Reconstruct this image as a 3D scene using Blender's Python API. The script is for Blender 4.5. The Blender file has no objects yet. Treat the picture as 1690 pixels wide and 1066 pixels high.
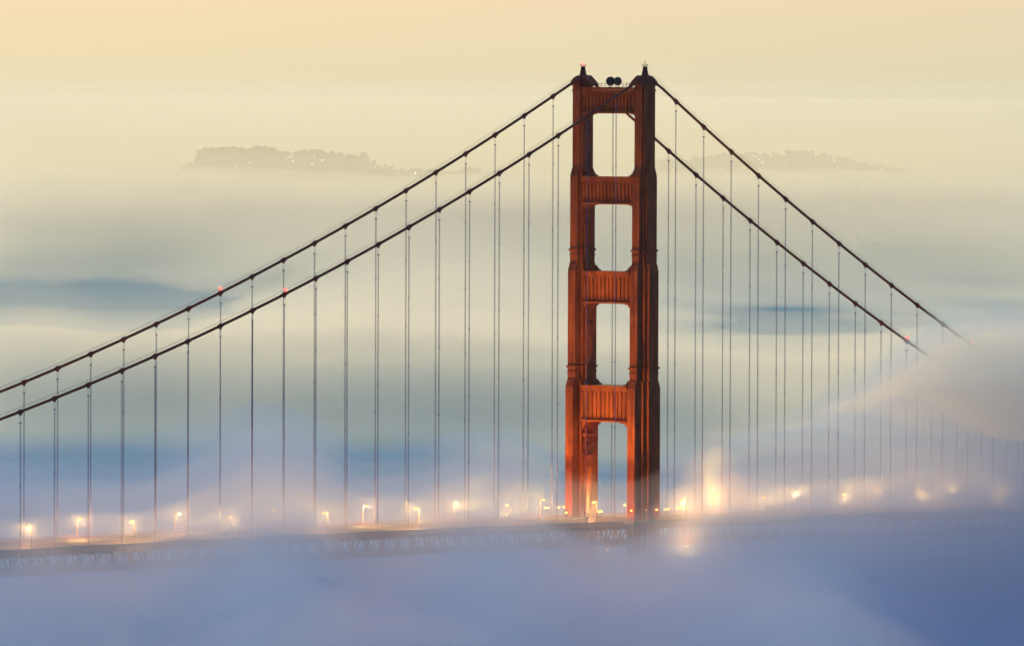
import bpy, bmesh, math, random
from math import sin, cos, pi, radians, sqrt
from mathutils import Vector, Matrix, noise

SC = bpy.context.scene
COL = SC.collection
random.seed(7)

# ------------------------------------------------------------------ camera
CAM = Vector((-1990.81, -1612.74, 144.92))
YAW, PITCH, FPX, ROLL = 0.694465, -0.030863, 12487.1, 0.003519
Fv = Vector((cos(PITCH)*cos(YAW), cos(PITCH)*sin(YAW), sin(PITCH)))
Rv = Vector((sin(YAW), -cos(YAW), 0.0))
Uv = Rv.cross(Fv)
R2 = Rv*cos(ROLL) + Uv*sin(ROLL)
U2 = Uv*cos(ROLL) - Rv*sin(ROLL)
cd = bpy.data.cameras.new('camera')
cd.sensor_width = 36.0
cd.lens = FPX/1690.0*36.0
cd.clip_start = 5.0
cd.clip_end = 120000.0
cam = bpy.data.objects.new('camera', cd)
COL.objects.link(cam)
m = Matrix((R2, U2, -Fv)).transposed().to_4x4()
m.translation = CAM
cam.matrix_world = m
SC.camera = cam

# ------------------------------------------------------------------ exposure / render
SC.view_settings.view_transform = 'Standard'
SC.view_settings.look = 'None'
SC.view_settings.exposure = 0.0
SC.view_settings.gamma = 1.0
SC.cycles.volume_bounces = 3
SC.cycles.max_bounces = 6
SC.cycles.transparent_max_bounces = 16
SC.cycles.sample_clamp_indirect = 4.0
SC.cycles.use_denoising = True

# ------------------------------------------------------------------ world: dawn sky
W = bpy.data.worlds.new('World')
SC.world = W
W.use_nodes = True
nt = W.node_tree
for n in list(nt.nodes): nt.nodes.remove(n)
N = nt.nodes.new
def L(a, b): nt.links.new(a, b)
tc = N('ShaderNodeTexCoord')
sep = N('ShaderNodeSeparateXYZ'); L(tc.outputs['Generated'], sep.inputs[0])
def ramp(stops, src):
    r = N('ShaderNodeValToRGB'); r.color_ramp.interpolation = 'EASE'
    e = r.color_ramp.elements
    while len(e) > 1: e.remove(e[0])
    e[0].position = stops[0][0]; e[0].color = (*stops[0][1], 1)
    for p, c in stops[1:]:
        k = e.new(p); k.color = (*c, 1)
    L(src, r.inputs[0]); return r
def mth(op, a, b=None, clamp=False):
    n = N('ShaderNodeMath'); n.operation = op; n.use_clamp = clamp
    for i, v in enumerate((a, b)):
        if v is None: continue
        if isinstance(v, (int, float)): n.inputs[i].default_value = v
        else: L(v, n.inputs[i])
    return n.outputs[0]
# elevation: sqrt-compressed so that the first degrees get room on the ramp
el = mth('POWER', mth('MAXIMUM', sep.outputs[2], 0.0), 0.5, True)
GL_AZ = YAW + radians(6.0)                                  # dawn glow, ahead and a little left
dotn = mth('ADD', mth('MULTIPLY', sep.outputs[0], cos(GL_AZ)), mth('MULTIPLY', sep.outputs[1], sin(GL_AZ)))
glow = mth('POWER', mth('ADD', mth('MULTIPLY', dotn, 0.5), 0.5, True), 2.5)
front = ramp([(0.0, (0.62, 0.64, 0.455)), (0.05, (0.635, 0.64, 0.45)), (0.09, (0.67, 0.645, 0.45)), (0.14, (0.82, 0.63, 0.47)),
              (0.22, (3.1, 2.5, 1.28)), (0.42, (2.6, 2.38, 1.5)), (0.62, (0.42, 0.58, 0.75)), (1.0, (0.13, 0.25, 0.50))], el)
back = ramp([(0.0, (0.10, 0.14, 0.38)), (0.35, (0.09, 0.15, 0.40)), (1.0, (0.10, 0.20, 0.46))], el)
mx = N('ShaderNodeMixRGB'); L(glow, mx.inputs[0]); L(back.outputs[0], mx.inputs[1]); L(front.outputs[0], mx.inputs[2])
bg = N('ShaderNodeBackground'); L(mx.outputs[0], bg.inputs[0]); bg.inputs[1].default_value = 1.0
sky = N('ShaderNodeTexSky'); sky.sky_type = 'NISHITA'; sky.sun_disc = False
sky.sun_elevation = radians(3.0); sky.sun_rotation = pi/2 - GL_AZ
bg2 = N('ShaderNodeBackground'); L(sky.outputs[0], bg2.inputs[0]); bg2.inputs[1].default_value = 0.004
ad = N('ShaderNodeAddShader'); L(bg.outputs[0], ad.inputs[0]); L(bg2.outputs[0], ad.inputs[1])
wo = N('ShaderNodeOutputWorld'); L(ad.outputs[0], wo.inputs[0])

sd = bpy.data.lights.new('sun', 'SUN'); sd.energy = 0.42; sd.angle = radians(8); sd.color = (1.0, 0.78, 0.52)
sun = bpy.data.objects.new('sun', sd); COL.objects.link(sun)
tosun = Vector((cos(GL_AZ)*cos(radians(4)), sin(GL_AZ)*cos(radians(4)), sin(radians(4))))
sun.rotation_euler = tosun.to_track_quat('Z', 'Y').to_euler()

# ------------------------------------------------------------------ frames
F0 = Vector((cos(YAW), sin(YAW), 0.0))
def uv(u, v, z=0.0):                                          # metres right of / ahead of the viewpoint
    return Vector((CAM.x, CAM.y, 0)) + F0*v + Rv*u + Vector((0, 0, z))
TAN = math.tan(PITCH)
def ray(px, py):
    """direction (per metre ahead) of a picture point"""
    d = Fv*FPX + R2*(px-845) - U2*(py-533)
    k = d.dot(F0)
    return d.dot(Rv)/k, d.z/k
def at(px, py, v):
    a, b = ray(px, py)
    return a*v, CAM.z + b*v                                   # u, z
def deck(X): return -0.48 - 0.01863*X - 1.92e-5*X*X
ZT = 150.0
def cable(X):
    if X <= 0:
        q = -X/1280.0; return ZT - 4*143.3*q*(1-q)
    return ZT - 0.5853*X + 0.000373*X*X

# ------------------------------------------------------------------ materials
def mat(name, base, rough=0.6, metal=0.0, spec=0.5, scale=0.0, var=0.25, dark=None, bump=0.0, vec=(1, 1, 1)):
    m = bpy.data.materials.new(name); m.use_nodes = True
    t = m.node_tree; b = t.nodes['Principled BSDF']
    b.inputs['Roughness'].default_value = rough; b.inputs['Metallic'].default_value = metal
    b.inputs['Specular IOR Level'].default_value = spec
    if scale:
        g = t.nodes.new('ShaderNodeNewGeometry')
        mp = t.nodes.new('ShaderNodeMapping'); mp.inputs['Scale'].default_value = vec
        t.links.new(g.outputs['Position'], mp.inputs[0])
        n = t.nodes.new('ShaderNodeTexNoise'); n.inputs['Scale'].default_value = scale
        n.inputs['Detail'].default_value = 6; n.inputs['Roughness'].default_value = 0.65
        t.links.new(mp.outputs[0], n.inputs['Vector'])
        r = t.nodes.new('ShaderNodeValToRGB')
        d = dark or tuple(c*(1-var) for c in base)
        r.color_ramp.elements[0].position = 0.35; r.color_ramp.elements[0].color = (*d, 1)
        r.color_ramp.elements[1].position = 0.65; r.color_ramp.elements[1].color = (*base, 1)
        t.links.new(n.outputs[0], r.inputs[0]); t.links.new(r.outputs[0], b.inputs['Base Color'])
        if bump:
            bp = t.nodes.new('ShaderNodeBump'); bp.inputs['Distance'].default_value = bump
            t.links.new(n.outputs[0], bp.inputs['Height']); t.links.new(bp.outputs[0], b.inputs['Normal'])
    else: b.inputs['Base Color'].default_value = (*base, 1)
    return m
def emis(name, col, s):
    m = bpy.data.materials.new(name); m.use_nodes = True
    t = m.node_tree
    for n in list(t.nodes): t.nodes.remove(n)
    e = t.nodes.new('ShaderNodeEmission'); e.inputs[0].default_value = (*col, 1); e.inputs[1].default_value = s
    o = t.nodes.new('ShaderNodeOutputMaterial'); t.links.new(e.outputs[0], o.inputs[0]); return m
def vol(name, col, dens, g=0.5):
    m = bpy.data.materials.new(name); m.use_nodes = True
    t = m.node_tree
    for n in list(t.nodes): t.nodes.remove(n)
    e = t.nodes.new('ShaderNodeVolumePrincipled')
    e.inputs['Color'].default_value = (*col, 1); e.inputs['Density'].default_value = dens
    e.inputs['Anisotropy'].default_value = g
    o = t.nodes.new('ShaderNodeOutputMaterial'); t.links.new(e.outputs[0], o.inputs['Volume']); return m
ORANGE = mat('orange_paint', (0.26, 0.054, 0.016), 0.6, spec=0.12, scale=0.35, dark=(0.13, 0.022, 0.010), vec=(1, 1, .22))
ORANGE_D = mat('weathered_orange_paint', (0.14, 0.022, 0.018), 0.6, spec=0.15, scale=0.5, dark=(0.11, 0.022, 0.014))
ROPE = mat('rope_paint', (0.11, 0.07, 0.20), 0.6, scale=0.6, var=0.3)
ASPH = mat('asphalt', (0.032, 0.030, 0.030), 0.8, scale=0.8, var=0.35)
PAVE = mat('concrete', (0.07, 0.06, 0.055), 0.85, scale=0.6, var=0.25)
PAINTL = mat('road_paint', (0.75, 0.72, 0.6), 0.6, scale=2.0, var=0.2)
DARK = mat('dark_metal', (0.03, 0.028, 0.03), 0.5, scale=1.0, var=0.3)
POLE = mat('lamp_pole_paint', (0.06, 0.02, 0.018), 0.5, scale=1.0, var=0.3)
LAMPM = emis('sodium_lamp', (1.0, 0.46, 0.06), 4.5)
LAMPY = emis('bright_sodium_lamp', (1.0, 0.50, 0.07), 6.5)
REDM = emis('red_beacon_glass', (1.0, 0.09, 0.07), 4.5)
REDW = emis('red_white_beacon_glass', (1.0, 0.11, 0.09), 5)
CITY = emis('city_lamp', (1.0, 0.80, 0.50), 9)
HILL = mat('hill_scrub', (0.07, 0.075, 0.05), 0.9, scale=0.01, var=0.4)
LEAF = mat('dark_foliage', (0.045, 0.06, 0.035), 0.9, scale=0.05, var=0.4)
SEA = mat('sea_water', (0.035, 0.50, 0.53), 0.6, spec=0.0, scale=0.004, dark=(0.03, 0.44, 0.49), bump=0.0)  # teal of the reflected sky is put into the base colour

# ------------------------------------------------------------------ mesh helpers
def tag(o, label=None, cat=None, group=None, kind=None):
    if label: o['label'] = label
    if cat: o['category'] = cat
    if group: o['group'] = group
    if kind: o['kind'] = kind
    return o
def empty(name, loc=(0, 0, 0), rz=0.0, parent=None):
    o = bpy.data.objects.new(name, None); COL.objects.link(o); o.location = loc; o.rotation_euler[2] = rz
    o.empty_display_size = 1.0
    if parent: o.parent = parent
    return o
def obj(name, bm, mat_, parent=None, smooth=False, loc=None):
    me = bpy.data.meshes.new(name); bm.normal_update(); bm.to_mesh(me); bm.free()
    for mm in (mat_ if isinstance(mat_, (list, tuple)) else [mat_]): me.materials.append(mm)
    if smooth:
        for p in me.polygons: p.use_smooth = True
    o = bpy.data.objects.new(name, me); COL.objects.link(o)
    if loc is not None: o.location = loc
    if parent: o.parent = parent
    return o
def box(bm, x0, x1, y0, y1, z0, z1, mi=0):
    v = [bm.verts.new((x, y, z)) for z in (z0, z1) for y in (y0, y1) for x in (x0, x1)]
    for f in ((0, 2, 3, 1), (4, 5, 7, 6), (0, 1, 5, 4), (2, 6, 7, 3), (0, 4, 6, 2), (1, 3, 7, 5)):
        bm.faces.new([v[i] for i in f]).material_index = mi
def prism(bm, pts, z0, z1, top=None):
    """pts ccw in XY; top optional different outline"""
    top = top or pts
    a = [bm.verts.new((x, y, z0)) for x, y in pts]; b = [bm.verts.new((x, y, z1)) for x, y in top]
    n = len(pts)
    for i in range(n): bm.faces.new((a[i], a[(i+1) % n], b[(i+1) % n], b[i]))
    bm.faces.new(a[::-1]); bm.faces.new(b)
def tube(bm, pts, rad, n=8, cap=True):
    rings = []
    pts = [Vector(p) for p in pts]
    rr = rad if isinstance(rad, (list, tuple)) else [rad]*len(pts)
    for i, p in enumerate(pts):
        d = (pts[min(i+1, len(pts)-1)] - pts[max(i-1, 0)]).normalized()
        s = d.cross(Vector((0, 0, 1)))
        if s.length < 1e-3: s = Vector((0, 1, 0))
        s.normalize(); t = s.cross(d)
        rings.append([bm.verts.new(p + (s*cos(2*pi*k/n) + t*sin(2*pi*k/n))*rr[i]) for k in range(n)])
    for a, b in zip(rings, rings[1:]):
        for k in range(n): bm.faces.new((a[k], a[(k+1) % n], b[(k+1) % n], b[k]))
    if cap: bm.faces.new(rings[0][::-1]); bm.faces.new(rings[-1])
def lathe(bm, prof, n=16, cx=0, cy=0):
    rings = [[bm.verts.new((cx + r*cos(2*pi*k/n), cy + r*sin(2*pi*k/n), z)) for k in range(n)] for r, z in prof]
    for a, b in zip(rings, rings[1:]):
        for k in range(n): bm.faces.new((a[k], a[(k+1) % n], b[(k+1) % n], b[k]))
    bm.faces.new(rings[0][::-1]); bm.faces.new(rings[-1])
def ball(bm, c, r, sx=1, sy=1, sz=1, seg=10):
    bmesh.ops.create_uvsphere(bm, u_segments=seg, v_segments=max(6, seg*2//3), radius=r, matrix=Matrix.Translation(c) @ Matrix.Diagonal((sx, sy, sz, 1)))
def plight(name, loc, energy, color, radius=0.25, parent=None, spot=None, aim=None, blend=0.5):
    l = bpy.data.lights.new(name, 'SPOT' if spot else 'POINT'); l.energy = energy; l.color = color; l.shadow_soft_size = radius
    o = bpy.data.objects.new(name, l); COL.objects.link(o); o.location = loc
    if spot:
        l.spot_size = spot; l.spot_blend = blend
        o.rotation_euler = (-(Vector(aim))).to_track_quat('Z', 'Y').to_euler()
    if parent: o.parent = parent
    return o

# ================================================================== SEA, HILLS
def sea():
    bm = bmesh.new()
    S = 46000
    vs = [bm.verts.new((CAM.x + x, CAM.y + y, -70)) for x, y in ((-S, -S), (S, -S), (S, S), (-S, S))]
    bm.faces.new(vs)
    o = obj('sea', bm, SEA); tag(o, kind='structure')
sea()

def interp(pts, x):
    if x <= pts[0][0]: return pts[0][1]
    for (a, b), (c, d) in zip(pts, pts[1:]):
        if x <= c:
            t = (x-a)/(c-a); t = t*t*(3-2*t)*0.5 + t*0.5
            return b + (d-b)*t
    return pts[-1][1]
HL = [(-200, 305), (0, 302), (60, 302), (150, 301), (200, 295), (270, 291), (325, 270), (345, 258), (380, 254), (410, 258), (440, 254), (470, 266), (485, 261),
      (530, 262), (570, 268), (600, 268), (625, 276), (660, 283), (700, 285), (770, 280), (810, 284), (860, 289), (900, 292), (960, 300), (1020, 320)]
HR = [(860, 330), (980, 300), (1040, 288), (1080, 266), (1130, 268), (1180, 262), (1230, 256), (1310, 254), (1370, 261), (1420, 269), (1480, 281), (1540, 293),
      (1600, 300), (1690, 304), (1800, 308)]
HILLS = []
def hill(name, outline, v0, sig):
    us = []
    pts = [at(px, py, v0) for px, py in outline]
    u0, u1 = pts[0][0], pts[-1][0]
    nu, nv = 220, 34
    def H(u, v):
        z = interp(pts, u)
        k = math.exp(-((v-v0)/sig)**2)
        n_ = noise.fractal(Vector((u*.006, v*.003, v0)), 1.0, 2.2, 4)*7
        edge = min(1, max(0, min(u-u0, u1-u)/250.0))
        return -72 + (z + 72 + n_)*k*edge
    bm = bmesh.new(); g = []
    for j in range(nv+1):
        v = v0 - 2.1*sig + 4.2*sig*j/nv
        g.append([bm.verts.new(uv(u0 + (u1-u0)*i/nu, v, H(u0 + (u1-u0)*i/nu, v))) for i in range(nu+1)])
    for j in range(nv):
        for i in range(nu): bm.faces.new((g[j][i], g[j][i+1], g[j+1][i+1], g[j+1][i]))
    tag(obj(name, bm, HILL, smooth=True), kind='structure')
    HILLS.append((H, v0, sig))
    return H, u0, u1, pts
H1 = hill('hills', HL, 15000.0, 600.0)
H2 = hill('hills', HR, 16000.0, 600.0)
tb = bmesh.new(); bmesh.ops.create_icosphere(tb, subdivisions=2, radius=1.0)
tb.verts.index_update()
ICO = ([w.co.copy() for w in tb.verts], [[w.index for w in f.verts] for f in tb.faces]); tb.free()
def grove(Hd, v0, segs, seed):
    """woods along the crest: clumps of leafy crowns"""
    H, u0, u1, pts = Hd
    rnd = random.Random(seed); bm = bmesh.new()
    for (p0, p1, cnt, sz) in segs:
        for _ in range(cnt):
            px = rnd.uniform(p0, p1)
            u = at(px, 300, v0)[0]; v = v0 + rnd.uniform(-90, 60)
            h = H(u, v); s = sz*rnd.uniform(.55, 1.25)
            for q in range(7):
                c = uv(u + rnd.gauss(0, s*.45), v + rnd.gauss(0, s*.4), h + s*rnd.uniform(.1, .75))
                r = s*rnd.uniform(.22, .45)
                mt = Matrix.Translation(c) @ Matrix.Rotation(rnd.uniform(0, 6), 4, 'Z') @ Matrix.Diagonal((1, rnd.uniform(.8, 1.2), rnd.uniform(.7, 1.0), 1))
                vs = [bm.verts.new(mt @ (w*r + Vector((rnd.uniform(-1, 1), rnd.uniform(-1, 1), rnd.uniform(-1, 1)))*r*.22)) for w in ICO[0]]
                for f in ICO[1]: bm.faces.new([vs[i] for i in f])
    o = obj('far_woods', bm, LEAF); tag(o, kind='stuff')
    return o
tag(grove(H1, 15000, [(325, 470, 60, 15), (485, 600, 40, 14), (600, 900, 50, 8), (190, 325, 26, 5)], 3), 'dark clumps of trees along the crest of the left hill', 'woods')
tag(grove(H2, 16000, [(1070, 1400, 70, 7), (1400, 1500, 16, 5)], 4), 'low woods along the crest of the right hill', 'woods')

# ================================================================== FOG
def fog_grid(name, u0, u1, nu, v0, v1, nv, top, bottom, m):
    bm = bmesh.new(); T = []; B = []
    for j in range(nv+1):
        v = v0*(v1/v0)**(j/nv) if v1 > 20000 else v0 + (v1-v0)*j/nv
        rt = []; rb = []
        for i in range(nu+1):
            u = (u0 + (u1-u0)*i/nu)*(v/v1 if v1 > 20000 else 1)
            b = bottom(u, v) if callable(bottom) else bottom
            t = top(u, v)
            vb = bm.verts.new(uv(u, v, b))
            flat = t < b + 0.35 or j in (0, nv) or i in (0, nu)
            rb.append(vb); rt.append(vb if flat else bm.verts.new(uv(u, v, t)))
        T.append(rt); B.append(rb)
    for j in range(nv):
        for i in range(nu):
            q = (T[j][i], T[j][i+1], T[j+1][i+1], T[j+1][i]); w = (B[j][i], B[j+1][i], B[j+1][i+1], B[j][i+1])
            if all(k in w for k in q): continue
            bm.faces.new(q); bm.faces.new(w)
    loose = [k for k in bm.verts if not k.link_faces]
    for k in loose: bm.verts.remove(k)
    o = obj(name, bm, m, smooth=True)
    return tag(o, kind='stuff')
def sst(a, b, x):
    t = min(1, max(0, (x-a)/(b-a))); return t*t*(3-2*t)
def fbm(u, v, su, sv, seed, oct=4):
    return noise.fractal(Vector((u/su, v/sv, seed)), 1.0, 2.1, oct)
def bump(x, c, w): return math.exp(-((x-c)/w)**2)
def px_at(u, v):                                              # picture column of a place (only used to lay out the fog's own relief)
    return 845 + u/v*FPX

# near bank: lies round the bridge
def top_near(u, v):
    p = px_at(u, v)
    base = interp(NEARH, p)
    h = base + 5.0*fbm(u, v, 160, 260, 1.7) + 2.5*fbm(u, v, 50, 90, 4.1)
    f = sst(2500, 2300, v)                                    # billows in the open fog before the bridge
    h += f*(9*fbm(u, v, 110, 150, 8.8) - 3) + sst(2620, 2760, v)*(9*fbm(u, v, 70, 130, 2.9) - 4)
    h -= 50*sst(2560, 2080, v)*sst(1320, 1680, p)             # hollow towards the lower right
    h = max(h, -26 + 2*fbm(u, v, 90, 160, 3.1))
    return -70 + (h+70)*sst(1350, 1700, v)*sst(NV1 + 300, NV1 - 300, v)
NV1 = 3050
NEARH = [(-400, 9), (0, 8), (110, 6), (230, 4), (330, 10), (420, 19), (500, 15), (590, 2), (680, 4), (760, 11), (840, 11), (900, 5), (960, -1), (1040, -2), (1100, 2),
         (1180, 6), (1300, 10), (1420, 11), (1560, 13), (1690, 14), (2000, 14)]
def layers(u0, u1, nu, v0, v1, nv, top, name, col, g, lay):
    cache = {}
    def base(u, v):
        k = (u, v)
        if k not in cache: cache[k] = top(u, v)
        return cache[k]
    for off, dens, label in lay:
        o = fog_grid('fog_bank', u0, u1, nu, v0, v1, nv, lambda u, v: base(u, v) + off, -69.0 - .03*len(COL.objects) % .5, vol(name, col, dens, g))
        tag(o, label, 'fog')
layers(-520, 520, 100, 1300, 3350, 100, top_near, 'near_fog', (0.60, 0.735, 0.93), 0.35,  # blue dusk skylight is put into this fog's scatter colour
       [(16, .0016, 'thin bluish veil of fog round the bridge deck'), (5, .0025, 'soft bluish violet fog round the bridge deck'), (-3, .006, 'dense bluish violet fog below the bridge deck')])

def wisp(sd, z0, amp, su, sv, v0, v1):
    def f(u, v):
        e = sst(v0, v0+160, v)*sst(v1, v1-160, v)*sst(1640, 1300, px_at(u, v))
        n = fbm(u, v, su, sv, sd, 5)
        return -12 + (z0 + 12 + amp*n)*e
    return f
for sd, z0, amp, su, sv, v0, v1, dens, alb, label in (  # lit patches and mauve glow are put into the wisps' colours
        (21.3, -3, 34, 75, 190, 1750, 2360, .0040, (.92, .85, .91), 'pale wisps of fog drifting in front of the bridge deck'),
        (33.9, -8, 40, 42, 120, 1700, 2250, .0036, (.86, .88, .94), 'small pale billows of fog low in the foreground'),
        (47.2, -6, 44, 110, 260, 1650, 2300, .0030, (.90, .79, .88), 'broad mauve swell of fog low in the foreground')):
    fog_grid('fog_bank', -190, 190, 90, v0, v1, 70, wisp(sd, z0, amp, su, sv, v0, v1), -11.0 - sd*.02, vol('wisp_fog', alb, dens, .35))
    tag(COL.objects[-1], label, 'fog')

fog_grid('fog_bank', 48, 92, 30, 2545, 2660, 30, lambda u, v: -3 + 34*bump(u, 69, 12)*bump(v, 2598, 32)*(1 + .25*fbm(u, v, 10, 20, 1.1)), -1.5, vol('wisp_fog', (.88, .86, .90), .006, .3))
tag(COL.objects[-1], 'small puff of mist lit by the floodlight right of the tower', 'fog')

def lens_top(p): return interp([(1100, 42), (1200, 43), (1300, 46), (1400, 54), (1480, 62), (1560, 68.5), (1700, 69), (2000, 69)], p)
def lens_env(u, v, p0=1150, p1=1560): return sst(2360, 2520, v)*sst(3200, 2850, v)*sst(345, 240, u)*sst(p0, p1, px_at(u, v))**1.2
def lens_wob(u, v): return 1.3*fbm(u, v, 60, 160, 3.3)
for k, (dz, th, dens, alb, p0, p1, label) in enumerate((  # cream skylight and bluish shade are put into these layers' colours
        (8, 66, .0009, (.62, .75, .90), 1130, 1600, 'faint tall veil of fog over the right ends of the main cables'),
        (4, 56, .0018, (.68, .79, .89), 1270, 1600, 'thin pale veil of fog over the right ends of the main cables'),
        (0, 40, .0028, (.97, .96, .86), 1340, 1620, 'pale fog bank swallowing the right ends of the main cables'),
        (-4, 32, .0080, (.985, .97, .85), 1400, 1640, 'dense pale core of the fog bank at the right cable ends'))):
    up = lambda u, v: lens_top(px_at(u, v)) + dz + lens_wob(u, v) - .055*max(0, v-2530)
    env = lambda u, v: lens_env(u, v, p0, p1)
    fog_grid('fog_bank', 30, 350, 60, 2340+k*7, 3340-k*7, 60, lambda u, v: up(u, v) - (1-env(u, v))*th*.3,
             lambda u, v: up(u, v) - (1-env(u, v))*th*.3 - env(u, v)*th*(1 + .35*fbm(u, v, 45, 200, 7.7+k)), vol('pale_fog', alb, dens, .5))
    tag(COL.objects[-1], label, 'fog')

FARH = [(4200, -70), (4500, -58), (4900, -30), (5250, -25), (5450, -42), (5700, -67), (6800, -75), (7500, -73), (8200, -54), (9000, -26), (10200, -3), (11600, -7), (12500, -22), (14500, -46), (20000, -50), (46000, -60)]
def top_far(u, v):
    w = v + 430*fbm(u, v, 330, 2500, 5.5, 3)*(v/6000)
    p = px_at(u, v)
    w += 420*sst(1050, 1350, p)*sst(5600, 4700, v)
    h = interp(FARH, w)
    mid = math.exp(-((p-720)/330.0)**2)                       # the hollow is shallower in the middle
    tr = bump(w, 7200, 1600)
    h += tr*30*mid - 20*sst(560, 150, p)*bump(w, 8000, 1500) + 10*sst(1250, 1500, p)*bump(w, 7900, 1300)
    h += 8*sst(9500, 11500, v)*fbm(u, v, 110, 600, 4.4)
    a = interp([(4500, 9), (7000, 9), (10000, 15), (12000, 13), (14000, 12), (20000, 0)], v)
    h += a*fbm(u, v, 700, 1300, 9.3) + a*.4*fbm(u, v, 260, 500, 2.2)
    return max(h, -69.9)
def far_layer(off, dens, label):
    o = fog_grid('fog_bank', -3200, 3200, 140, 4200, 45000, 180,
                 lambda u, v: (lambda h: h + off*max(.3 if off > 0 else 0, sst(-69.5, -45, h)))(top_far(u, v)), -69.0 - .1*abs(off)/10, vol('far_fog', FARC, dens, .6))
    tag(o, label, 'fog')
FARC = (0.985, 0.93, 0.80)  # warm dawn light is put into the far fog's colour
far_layer(26, .0005, 'faint cream haze lying on the sea of fog')
far_layer(9, .0013, 'thin cream veil over the sea of fog')
far_layer(-6, .008, 'cream coloured sea of fog stretching to the far hills')
o = fog_grid('fog_bank', -3200, 3200, 60, 7400, 46000, 90,
             lambda u, v: interp([(7500, -60), (9500, 48), (11000, 60), (20000, 64), (30000, 85), (45000, 108)], v) + 9*fbm(u, v, 900, 2500, 6.6, 3), -68.3, vol('far_mist', (0.99, 0.92, 0.73), .00032, .6))
tag(o, 'pale high mist over the sea of fog in front of the far hills', 'fog')

# ================================================================== BRIDGE
bridge = empty('suspension_bridge', (0, 0, deck(0)))
tag(bridge, 'red orange suspension bridge with art deco tower rising out of the fog', 'bridge')
BO = Vector((0, 0, deck(0)))
def bpart(name, bm, m, parent=None, smooth=False):            # coordinates are world; the bridge's base is at BO
    o = obj(name, bm, m, parent or bridge, smooth)
    if parent is None: o.location = -BO
    return o
TX = -0.52
tower = empty('tower', (TX, 0, -BO.z), 0, bridge)
def cross(a, b0, steps, d=0.0):
    """stepped cross section: end faces +-a wide 2*b0, then steps (s along x, t along y)"""
    q = [(a+d, -b0-d), (a+d, b0+d)]
    x, y = a+d, b0+d
    up = []
    for s, t in steps:
        x -= s; up.append((x, y)); y += t; up.append((x, y))
    right = up
    pts = [(a+d, -(b0+d)), (a+d, b0+d)] + right
    pts += [(-px, py) for px, py in reversed(right)] + [(-(a+d), b0+d)]
    pts += [(-px, -py) for px, py in [(a+d, b0+d)] + right]
    pts += [(px, -py) for px, py in reversed(right)]
    return pts
S4 = (6.85, 1.6, [(3.6, .8), (1.8, 1.0)])
S3 = (5.75, 1.6, [(3.1, .9), (1.2, .9)])
S2 = (4.75, 1.55, [(1.9, .5), (1.1, .4)])
S1 = (3.6, 1.55, [(1.0, .45)])
def leg(yc):
    bm = bmesh.new()
    def sh(p): return [(x, y+yc) for x, y in p]
    def sec(S, z0, z1): prism(bm, sh(cross(*S)), z0, z1)
    def scale(S, k): a, b, st = S; return sh([(x*k, y*(1 + (k-1)*.6)) for x, y in cross(a, b, st)])
    def trans(S, Sn, z0, z1):                                 # chamfered shoulder
        a, b, st = S
        r = Sn[0]/a
        n = cross(*S)
        lim = Sn[0] + .35
        prism(bm, sh(n), z0, z1, sh([(max(-lim, min(lim, x)), y*.93) for x, y in n]))
    box(bm, -9.5, 9.5, yc-6.5, yc+6.5, -70, -30)
    sec(S4, -30, 44.2); trans(S4, S3, 44.2, 46.6)
    sec(S3, 46.6, 83.6); trans(S3, S2, 83.6, 86.0)
    sec(S2, 86.0, 115.6); trans(S2, S1, 115.6, 118.2)
    sec(S1, 118.2, 146.2)
    # belts
    for S, z in ((S3, 51.0), (S2, 90.6)):
        prism(bm, sh(cross(*S, d=.35)), z-.35, z+.35)
        prism(bm, sh(cross(*S, d=.18)), z-1.9, z-1.5)
    for S, z in ((S1, 144.6),):
        prism(bm, sh(cross(*S, d=.2)), z-.3, z+.3)
    # plate seams
    for S, zs in ((S4, (8, 17, 26, 35)), (S3, (58, 66, 74)), (S2, (97, 104, 110)), (S1, (124, 131, 138))):
        for z in zs: prism(bm, sh(cross(*S, d=.05)), z-.12, z+.12)
    return bpart('leg', bm, ORANGE, tower)
for yc in (-13.1, 13.9): leg(yc)

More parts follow.
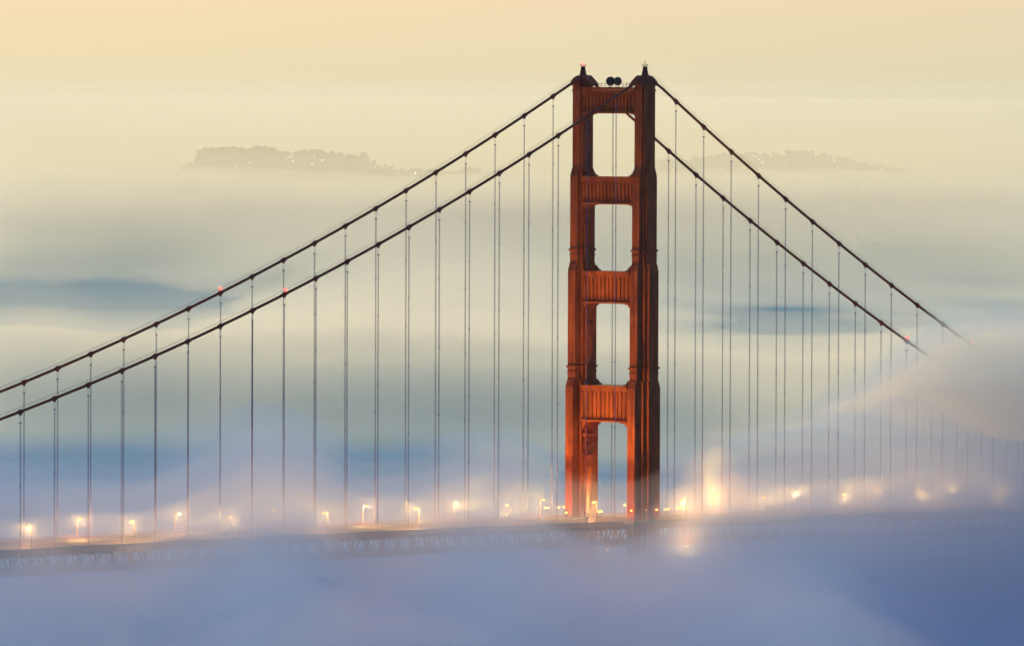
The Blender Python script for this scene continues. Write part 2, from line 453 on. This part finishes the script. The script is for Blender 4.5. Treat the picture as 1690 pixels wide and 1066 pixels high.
def strut(z0, z1, xh, yin0, yin1, ribs, brk, lower):
    """z0..z1 face, xh half thickness; a slab at top and bottom, vertical ribs, stepped brackets under it"""
    bm = bmesh.new()
    y0, y1 = yin0, yin1
    box(bm, -xh, xh, y0, y1, z0+.02, z1-.02)
    box(bm, -xh-.75, xh+.75, y0, y1, z1, z1+.9)               # top cornice
    box(bm, -xh-.4, xh+.4, y0, y1, z1-.9, z1-.02)
    box(bm, -xh-.75, xh+.75, y0, y1, z0-.6, z0)               # bottom ledge
    n = ribs; w = (y1-y0)
    for i in range(n):
        y = y0 + w*(i+.5)/n
        for s in (-1, 1):
            xa, xb = (-xh-.45, -xh) if s < 0 else (xh, xh+.45)
            h1 = z1-1.4; h0 = z0+1.2
            box(bm, xa, xb, y-.32, y+.32, h0, h1)
            box(bm, xa-.15*(s < 0), xb+.15*(s > 0), y-.45, y+.45, h0-.35, h0-.003)
    # stepped brackets (rounded corners of the portal)
    for s, ye in ((1, y0), (-1, y1)):
        dep = brk
        n_ = 9
        for k in range(n_):
            t0 = k/n_; t1 = (k+1)/n_
            wv = dep*(1-sqrt(1-(1-t0)**2)) if True else 0
            if wv < .1: continue
            ya, yb = (ye, ye+wv) if s > 0 else (ye-wv, ye)
            box(bm, -xh*.9, xh*.9, ya, yb, z0-.6-dep*t1, z0-.6-dep*t0-.003)
    o = bpart('strut', bm, ORANGE, tower)
    for s, ye in ((1, y0), (-1, y1)):
        for dz, ww, hh in ((3.0, .9, .8), (6.2, .7, .35), (9.6, .7, .35)) if lower else ((3.2, .55, .3), (6.4, .5, .3)):
            ya, yb = (ye-.05, ye+ww) if s > 0 else (ye-ww, ye+.05)
            bm = bmesh.new(); box(bm, -xh*.75, xh*.55, ya, yb, z0-.6-brk-dz+1.5, z0-.6-brk-dz+1.5+hh); bpart('ledge', bm, ORANGE, tower)
        if z1 < 140:
            bm = bmesh.new()
            for k, (ww, hh) in enumerate(((2.2, .5), (1.3, 1.1), (.7, 1.8))):
                ya, yb = (ye, ye+ww) if s > 0 else (ye-ww, ye)
                box(bm, -xh*.9+.05*k, xh*.9-.05*k, ya, yb, z1+.903, z1+.9+hh)
            bpart('corner_bracket', bm, ORANGE, tower)
    return o
strut(137.4, 144.8, 2.4, -11.1, 11.9, 15, 2.4, False)
strut(106.7, 114.6, 3.0, -10.65, 11.45, 14, 2.4, False)
strut(73.2, 82.6, 3.6, -9.7, 10.5, 12, 2.6, False)
strut(33.2, 44.0, 4.4, -9.7, 10.5, 11, 3.6, True)
# top: railing, cable saddle housings, finials
bm = bmesh.new()
for s in (-1, 1):
    x = s*2.9
    for k in range(15): 
        y = -10.6 + 22*k/14
        box(bm, x-.05, x+.05, y-.05, y+.05, 145.7, 146.9)
    box(bm, x-.04, x+.04, -10.9, 11.6, 146.9, 147.0); box(bm, x-.03, x+.03, -10.9, 11.6, 146.3, 146.36)
bpart('railing', bm, ORANGE_D, tower)
for yc in (-13.1, 13.9):
    bm = bmesh.new()
    # streamlined housing: long section along the cable
    prof = []
    def z_of(x): return 149.95 - .06*x*x if abs(x) < 3.2 else 149.95-.61-(abs(x)-3.2)*.66
    rings = []
    xs = [-4.6, -3.8, -3.0, -2.0, -1.0, 0, 1.0, 2.0, 3.0, 3.8, 4.6]
    for x in xs:
        zt = z_of(x); hw = 1.75
        rings.append([bm.verts.new((x, yc+a, z)) for a, z in ((-hw, 146.2), (hw, 146.2), (hw, zt-.9), (hw*.6, zt-.15), (0, zt), (-hw*.6, zt-.15), (-hw, zt-.9))])
    for a, b in zip(rings, rings[1:]):
        for k in range(7): bm.faces.new((a[k], a[(k+1) % 7], b[(k+1) % 7], b[k]))
    bm.faces.new(rings[0]); bm.faces.new(rings[-1][::-1])
    s = 1 if yc < 0 else -1                                   # flank sloping down towards the top strut
    a = [bm.verts.new((x, yc + s*y, z)) for x in (-2.2, 2.2) for y, z in ((1.76, 146.2), (1.76, 149.7), (3.6, 148.2), (5.4, 146.25))]
    for f in ((0, 1, 2, 3), (7, 6, 5, 4), (0, 4, 5, 1), (1, 5, 6, 2), (2, 6, 7, 3), (3, 7, 4, 0)): bm.faces.new([a[i] for i in f])
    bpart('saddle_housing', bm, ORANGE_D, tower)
    bm = bmesh.new()
    lathe(bm, [(1.3, 149.3), (1.15, 150.2), (.85, 151.6), (.75, 152.5), (.62, 152.52), (.62, 152.7)], 12, 0, yc)
    for k in range(8):
        an = 2*pi*k/8; box(bm, cos(an)*.85-.04, cos(an)*.85+.04, yc+sin(an)*.85-.04, yc+sin(an)*.85+.04, 152.6, 153.5)
    if yc < 0: lathe(bm, [(.12, 152.8), (.1, 154.6), (.04, 154.7)], 8, 0, yc)
    bpart('finial', bm, ORANGE_D, tower)

# main cables
def band_xs():
    L_ = [-(16.656 + 15.24*n) for n in range(22)]
    R_ = [15.492 + 15.24*n for n in range(20)]
    return L_, R_
BL, BR = band_xs()
for Y in (-13.7, 13.7):
    bm = bmesh.new()
    pts = [(x, Y, cable(x)) for x in [(-352 + 8*i) for i in range(44)]] + [(-3, Y, cable(-3)-.5), (0, Y, cable(0)-1.1), (3, Y, cable(3)-.4)] + [(x, Y, cable(x)) for x in [8*i for i in range(1, 42)]]
    tube(bm, pts, .46, 12)
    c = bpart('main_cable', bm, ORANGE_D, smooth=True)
    for x in BL + BR:
        bm = bmesh.new()
        s = (cable(x+.5) - cable(x-.5)); d = Vector((1, 0, s)).normalized(); p = Vector((x, Y, cable(x)))
        tube(bm, [p-d*1.15, p-d*1.0, p-d*.35, p+d*.35, p+d*1.0, p+d*1.15], [.47, .6, .74, .74, .6, .47], 10)
        box(bm, x-.34, x+.34, Y-.28, Y+.28, p.z-1.15, p.z-.3)
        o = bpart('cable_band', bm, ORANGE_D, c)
    # hand ropes above the cable
    bm = bmesh.new()
    tube(bm, [(x, Y-.55, z+1.35) for x, _, z in pts], .035, 4); tube(bm, [(x, Y+.55, z+1.35) for x, _, z in pts], .035, 4)
    bpart('hand_rope', bm, ORANGE_D)
    # suspenders
    for x in BL + BR:
        zt = cable(x) - 1.1; zb = deck(x) - .6
        if zt - zb < 4: continue
        bm = bmesh.new()
        for sx in (-.3, .3):
            tube(bm, [(x+sx, Y-.28*0, zt), (x+sx*.75, Y, zt-2.2)], .035, 5)
            tube(bm, [(x+sx*.6, Y, zt-2.2), (x+sx*.6, Y, zb)], .068, 5)
        box(bm, x-.36, x+.36, Y-.22, Y+.22, zt-2.45, zt-2.15)
        z = zt-22
        while z > zb+6: box(bm, x-.3, x+.3, Y-.14, Y+.14, z-.12, z+.12); z -= 22
        bpart('suspender', bm, ROPE)

# deck
def strip(bm, y0, y1, dz0, dz1, xs):
    rings = [[bm.verts.new((x, y, deck(x)+dz)) for y, dz in ((y0, dz0), (y1, dz0), (y1, dz1), (y0, dz1))] for x in xs]
    for a, b in zip(rings, rings[1:]):
        for k in range(4): bm.faces.new((a[k], b[k], b[(k+1) % 4], a[(k+1) % 4]))
    bm.faces.new(rings[0]); bm.faces.new(rings[-1][::-1])
DX = [-356.4 + 7.62*i for i in range(91)]
bm = bmesh.new(); strip(bm, -9.4, 9.4, -.5, 0, DX); bpart('roadway', bm, ASPH)
bm = bmesh.new()
for y in (-6.1, -3.05, 3.05, 6.1):
    i = 0
    for a in DX[:-1]: strip(bm, y-.08, y+.08, .003, .006, [a, a+3.0])
for y in (-9.1, 9.1, -.12, .12): strip(bm, y-.07, y+.07, .003, .006, DX)
bpart('lane_marking', bm, PAINTL)
for s in (-1, 1):
    bm = bmesh.new(); a, b = sorted((s*9.45, s*14.6)); strip(bm, a, b, -.5, .2, DX); bpart('sidewalk', bm, PAVE)
for s in (-1, 1):
    for y, h in ((s*14.5, 1.2), (s*9.7, .9)):
        bm = bmesh.new()
        for dz in (h-.1, .35): strip(bm, y-.06, y+.06, .2+dz, .2+dz+.1, DX)
        x = DX[0]
        while x < DX[-1]:
            if y == s*14.5: box(bm, x-.025, x+.025, y-.025, y+.025, deck(x)+.2, deck(x)+.2+h-.1); x += .76
            else: box(bm, x-.05, x+.05, y-.05, y+.05, deck(x)+.2, deck(x)+.2+h-.1); x += 1.9
        bpart('railing', bm, ORANGE)
# stiffening trusses and floor
for s in (-1, 1):
    bm = bmesh.new(); y = s*13.7
    strip(bm, y-.35, y+.35, -1.4, -.55, DX); strip(bm, y-.35, y+.35, -8.2, -7.5, DX)
    for i, x in enumerate(DX[:-1]):
        x1 = DX[i+1]
        box(bm, x-.2, x+.2, y-.22, y+.22, deck(x)-7.5, deck(x)-1.4)
        xm = (x+x1)/2
        tube(bm, [(x, y, deck(x)-7.6), (xm, y, deck(xm)-1.3)], .24, 4); tube(bm, [(xm, y, deck(xm)-1.3), (x1, y, deck(x1)-7.6)], .24, 4)
    bpart('stiffening_truss', bm, ORANGE)
bm = bmesh.new()
for i, x in enumerate(DX[::1]):
    box(bm, x-.3, x+.3, -13.34, 13.34, deck(x)-2.9, deck(x)-.7)
    if i % 1 == 0: box(bm, x-.2, x+.2, -13.34, 13.34, deck(x)-8.1, deck(x)-7.6)
bpart('floor_beam', bm, ORANGE_D)

# ================================================================== LAMPS
SOD = (1.0, 0.48, 0.13)
FLO = (1.0, 0.66, 0.15)
LP = 27000.0
def copy_tree(o, parent=None):
    c = o.copy(); COL.objects.link(c); c.parent = parent
    for ch in o.children: copy_tree(ch, c)
    return c
def make_street_lamp():
    r = empty('street_lamp')
    bm = bmesh.new()
    lathe(bm, [(.3, 0), (.3, .15), (.2, .5), (.16, .55), (.11, 5.6), (.09, 6.3)], 8)
    tube(bm, [(0, 0, 6.2), (0, .12, 6.6), (0, .45, 6.85), (0, .9, 6.88), (0, 1.35, 6.8)], [.09, .08, .075, .07, .06], 6)
    tube(bm, [(0, 0, 5.7), (0, .5, 6.2), (0, .8, 6.84)], .035, 5)
    obj('pole', bm, POLE, r, True)
    bm = bmesh.new(); lathe(bm, [(.16, 6.62), (.36, 6.66), (.38, 6.74), (.2, 6.92), (.08, 6.98)], 12, 0, 1.5)
    obj('lamp_head', bm, DARK, r, True)
    bm = bmesh.new(); ball(bm, (0, 1.5, 6.48), .42, 1.25, 1.0, .62, 12); obj('lamp_glass', bm, LAMPM, r, True)
    return r
proto = make_street_lamp()
NX = [-300.5, -253.8, -208.0, -162.3, -117.0, -70.7, -25.3, 22.7, 67.6, 113.1, 159.5, 205.7]
FX = [-252.2, -206.2, -160.8, -114.9, -69.0, -23.7, 23.5, 70.4, 115.8, 161.8, 207.5]
NN = ['leftmost of the near row', 'second of the near row from the left', 'third of the near row, deep in pale fog', 'fourth of the near row from the left',
      'fifth of the near row, dark pole on blue', 'sixth of the near row, left of the tower', 'in front of the far tower leg', 'first of the near row right of the tower',
      'second of the near row right of the tower', 'third of the near row right of the tower', 'fourth of the near row right of the tower', 'rightmost of all']
FN = ['leftmost of the far row', 'second of the far row from the left', 'third of the far row, in pale fog', 'fourth of the far row, dark pole on blue',
      'fifth of the far row, hazy', 'last of the far row before the tower', 'seen through the tower portal', 'above a bright floodlight',
      'second of the far row right of the tower', 'third of the far row right of the tower', 'rightmost of the far row']
first = True
for xs, side, names in ((NX, -1, NN), (FX, 1, FN)):
    for x, nm in zip(xs, names):
        o = proto if first else copy_tree(proto)
        first = False
        o.location = (x, side*13.0, deck(x)+.2)
        o.rotation_euler[2] = 0 if side < 0 else pi
        tag(o, 'sodium lamp on deck, ' + nm, 'street lamp', 'street lamps along the bridge deck')
for o in [q for q in COL.objects if q.name.startswith('street_lamp')]:
    s = 1 if o.location.y < 0 else -1
    plight('lamp_light', (o.location.x, o.location.y + s*1.5, o.location.z+6.0), LP, SOD, .3)

def make_ped():
    r = empty('walkway_lamp')
    bm = bmesh.new(); lathe(bm, [(.16, 0), (.16, .1), (.07, .2), (.055, 3.2), (.1, 3.25)], 8); obj('post', bm, POLE, r, True)
    bm = bmesh.new(); lathe(bm, [(.12, 3.68), (.3, 3.72), (.05, 3.95)], 10); obj('cap', bm, DARK, r, True)
    bm = bmesh.new(); ball(bm, (0, 0, 3.5), .36, 1, 1, .8, 12); obj('lamp_globe', bm, LAMPY, r, True)
    return r
pp = make_ped(); first = True
PED = [(-42.7, -1, 'on the near walkway at the left edge of the tower'), (-25.8, -1, 'left one of the pair low in the portal'), (-24.2, -1, 'right one of the pair low in the portal'),
       (-9.6, -1, 'against the orange face of the near tower leg'), (-2.1, -1, 'left one on the dark side of the near tower leg'), (4.1, -1, 'right one on the dark side of the near tower leg'),
       (8.7, -1, 'smaller one just right of the near tower leg'), (11.7, -1, 'brighter one just right of the near tower leg'),
       (16.6, -1, 'left one of the pair below the first street lamp right of the tower'), (18.6, -1, 'right one of the pair below the first street lamp right of the tower'),
       (-73.8, -1, 'small one just under the sixth near street lamp'),
       (-19.5, 1, 'left one of the close pair left of the tower'), (-17.9, 1, 'right one of the close pair left of the tower'), (-12.4, 1, 'left one of the wide pair beside the tower'),
       (-9.6, 1, 'right one of the wide pair beside the tower'), (23.2, 1, 'left one of the pair high in the portal'), (24.9, 1, 'right one of the pair high in the portal')]
for x, s, nm in PED:
    o = pp if first else copy_tree(pp); first = False
    y = s*15.2 if -12 < x < 10 and s < 0 else s*14.1
    o.location = (x, y, deck(x)+.2)
    tag(o, 'walkway lamp, ' + nm, 'walkway lamp', 'walkway lamps near the tower')
    plight('walkway_light', (x, y-.0, deck(x)+.2+3.5), 2600, (1, .48, .10), .4)
# sidewalk widens round the tower leg
for s in (-1, 1):
    bm = bmesh.new(); a, b = sorted((s*14.62, s*19.0)); box(bm, -13, 12, a, b, deck(0)-.5, deck(0)+.2)
    box(bm, -13, 12, s*19.0-.06, s*19.0+.06, deck(0)+1.25, deck(0)+1.35)
    for k in range(26): box(bm, -13+k-.03+.03, -13+k+.05, s*19.0-.03, s*19.0+.03, deck(0)+.2, deck(0)+1.25)
    bpart('sidewalk', bm, PAVE)

# floodlights on the deck that light the tower
def flood(x, y, aim, energy, label, spot=radians(40), glass=LAMPM, z=None):
    z = deck(x)+.2 if z is None else z
    r = empty('floodlight', (x, y, z))
    tag(r, label, 'floodlight', 'floodlights on the bridge deck')
    d = (Vector(aim) - Vector((x, y, z+1.2))).normalized()
    q = d.to_track_quat('Z', 'Y').to_matrix().to_4x4()
    bm = bmesh.new(); box(bm, -.3, .3, -.3, .3, 0, .15); tube(bm, [(0, 0, .1), (0, 0, .9)], .07, 6); obj('stand', bm, DARK, r)
    bm = bmesh.new(); lathe(bm, [(.2, -.35), (.4, -.1), (.48, .2), (.46, .22), (.3, .05)], 14)
    bmesh.ops.transform(bm, matrix=Matrix.Translation((0, 0, 1.2)) @ q, verts=bm.verts); obj('housing', bm, DARK, r)
    bm = bmesh.new(); lathe(bm, [(.3, .1), (.42, .16), (.2, .22)], 14)
    bmesh.ops.transform(bm, matrix=Matrix.Translation((0, 0, 1.2)) @ q, verts=bm.verts); obj('lens', bm, glass, r)
    plight('flood_beam', Vector((x, y, z+1.2)) + d*.5, energy, FLO, .3, None, spot, d, .6)
flood(-32, -14.2, (-4, -13.1, 55), 2.0e5, 'small floodlight on the near walkway aimed up the near tower leg', radians(60))
flood(-32, 14.2, (-4, 13.9, 55), 2.0e5, 'small floodlight on the far walkway aimed up the far tower leg', radians(60))
flood(-60, -14.2, (-4, -13.1, 115), 3.2e5, 'small floodlight further out aimed at the top of the near tower leg', radians(40))
flood(-60, 14.2, (-4, 13.9, 115), 3.2e5, 'small floodlight further out aimed at the top of the far tower leg', radians(40))
flood(35.5, -14.0, (33.6, -13.6, 90), 4.5e5, 'bright floodlight right of the tower with its beam going up into the fog', radians(30), LAMPY)

flood(-1.5, -9.9, (-1.5, -8.5, 140), 1.6e5, 'small floodlight beside the roadway below the near tower leg aimed straight up', radians(30))
flood(-1.5, 9.9, (-1.5, 9.2, 140), 1.6e5, 'small floodlight beside the roadway below the far tower leg aimed straight up', radians(30))
# lights under the deck
def work(x, y, z, label, m, e):
    r = empty('work_lamp', (x, y, z)); tag(r, label, 'work lamp')
    bm = bmesh.new(); tube(bm, [(0, 0, .3), (0, 0, .9)], .06, 6); lathe(bm, [(.5, .1), (.3, .35), (.1, .4)], 10); obj('bracket', bm, DARK, r)
    bm = bmesh.new(); ball(bm, (0, 0, 0), .45, 1, 1, .8, 12); obj('lamp_globe', bm, m, r, True)
    plight('work_light', (x, y-.1, z-.1), e, (1, .55, .2), .5)
work(21.8, -14.2, deck(21.8)-9.1, 'bright lamp hanging below the deck right of the tower in a wide halo', emis('mist_lamp', (1.0, 0.55, 0.12), 90), 220000)
work(-21.0, -14.2, deck(-21)-9.2, 'dim orange lamp below the deck under the tower', LAMPM, 5000)

# red beacons on cables and tower
def beacon(x, y, z, label, m, e, host_h=.5):
    r = empty('beacon', (x, y, z)); tag(r, label, 'beacon light', 'red warning beacons')
    bm = bmesh.new(); lathe(bm, [(.3, 0), (.3, .12), (.14, .16), (.14, host_h)], 10); obj('mount', bm, DARK, r)
    bm = bmesh.new(); ball(bm, (0, 0, host_h+.3), .58, 1, 1, 1.0, 12); obj('glass', bm, m, r, True)
    plight('beacon_light', (x, y, z+host_h+.35), e, (1, .06, .04), .35)
beacon(-183.8, -13.7, cable(-183.8)+.5, 'red beacon on the near cable left of the tower', REDM, 40000)
beacon(-184.3, 13.7, cable(-184.3)+.5, 'red beacon on the far cable left of the tower', REDM, 40000)
beacon(185.4, -13.7, cable(185.4)+.5, 'red beacon on the near cable right of the tower, in fog', REDM, 200000)
beacon(183.5, 13.7, cable(183.5)+.5, 'red beacon on the far cable right of the tower, at the edge of the fog', REDM, 200000)
beacon(TX, 13.9, 152.8, 'bright red beacon on the tip of the far tower leg', REDW, 12000, .4)

# drum antennas on the top strut
for k, (y, dx, rz) in enumerate(((1.6, -.4, .3), (-.9, .5, -.5))):
    r = empty('drum_antenna', (TX+dx, y, 145.7))
    tag(r, ('larger dark drum antenna, left one on the top strut of the tower', 'smaller dark drum antenna, right one on the top strut of the tower')[k], 'antenna', 'drum antennas on the tower')
    bm = bmesh.new(); tube(bm, [(0, 0, 0), (0, 0, .9)], .12, 8); box(bm, -.35, .35, -.35, .35, 0, .12); obj('mount', bm, DARK, r)
    bm = bmesh.new(); R_ = 1.55 - .12*k
    lathe(bm, [(R_*.6, -.45), (R_, -.25), (R_, .35), (R_*.96, .4), (R_*.5, .5)], 28)
    q = Vector((-cos(YAW+rz), -sin(YAW+rz), 0)).to_track_quat('Z', 'Y').to_matrix().to_4x4()
    bmesh.ops.transform(bm, matrix=Matrix.Translation((0, 0, 2.0)) @ q, verts=bm.verts); obj('drum', bm, DARK, r)

# ================================================================== CITY LIGHTS ON THE FAR HILLS
def conv(pts, ox, oy, s): return [(ox+a/s, oy+b/s) for a, b in pts]
CR = conv([(450,158),(462,163),(480,173),(494,190),(478,217),(528,152),(533,161),(594,153),(603,198),(740,179),(820,181),(845,182),(907,190),(995,206),(1021,208),(1040,219),(1030,228),
           (1088,218),(408,214),(445,232),(386,238),(388,250),(355,254),(356,272),(255,215),(282,221),(315,216),(434,266),(555,250),(568,258),(600,268),(617,267),(622,272),(653,255),
           (699,249),(708,244),(718,258),(737,272),(752,284),(18,204),(66,228),(86,222),(225,262),(1215,240),(1384,263),(1498,265),(1508,267),(1470,265),(1590,273)], 1080, 200, 2.77)
CL = conv([(60,197),(90,213),(404,187),(607,179),(663,168),(706,174),(775,148),(818,138),(842,171),(927,146),(961,131),(1025,142),(1058,128),(1231,150),(1256,149),(1305,170),(1363,171),
           (1167,182),(1216,185),(1240,190),(1421,178),(1470,178),(1490,174),(1612,160)], 0, 200, 1.988)
bm = bmesh.new(); ball(bm, (0, 0, 0), .8, 1, 1, 1, 8)
for f in bm.faces: f.material_index = 1
tube(bm, [(0, 0, -14), (0, 0, -.8)], .25, 5)
for f in bm.faces:
    if len(f.verts) > 4 or f.calc_center_median().z < -1: f.material_index = 0
cl0 = obj('distant_lamp', bm, [DARK, CITY]); first = True
def put_city(px, py, H, v0, sig, where, big):
    global first
    a, b = ray(px, py)
    v = v0 - 1.6*sig
    while v < v0:
        if H(a*v, v) + 10 >= CAM.z + b*v: break
        v += 10
    o = cl0 if first else cl0.copy()
    if not first: COL.objects.link(o)
    first = False
    s = random.choice((.8, 1.0, 1.0, 1.3))*1.25*1.1
    o.location = uv(a*v, v, CAM.z + b*v); o.scale = (s, s, s)
    lo, hi = (0, 820) if 'left' in where else (1080, 1500)
    zs = ('far left', 'left', 'left middle', 'middle', 'right middle', 'right', 'far right')
    hz = zs[max(0, min(6, int((px-lo)/(hi-lo)*7)))]
    up = 'high' if py < 262 else 'upper' if py < 274 else 'lower' if py < 285 else 'lowest'
    tag(o, 'tiny light, %s, at the %s of the %s' % (up, hz, where), 'distant light', 'tiny lights on the ' + where)
for px, py in CL: put_city(px, py, H1[0], 15000, 600, 'misty hill left of the tower', False)
for px, py in CR: put_city(px, py, H2[0], 16000, 600, 'misty hill right of the tower', False)

# ================================================================== HAZE
bm = bmesh.new()
box(bm, CAM.x-47000, CAM.x+47000, CAM.y-47000, CAM.y+47000, -72, 175)
HZ = vol('haze_air', (0.99, 0.97, 0.93), 0.5e-5, 0.6)
tag(obj('haze', bm, HZ), kind='stuff')
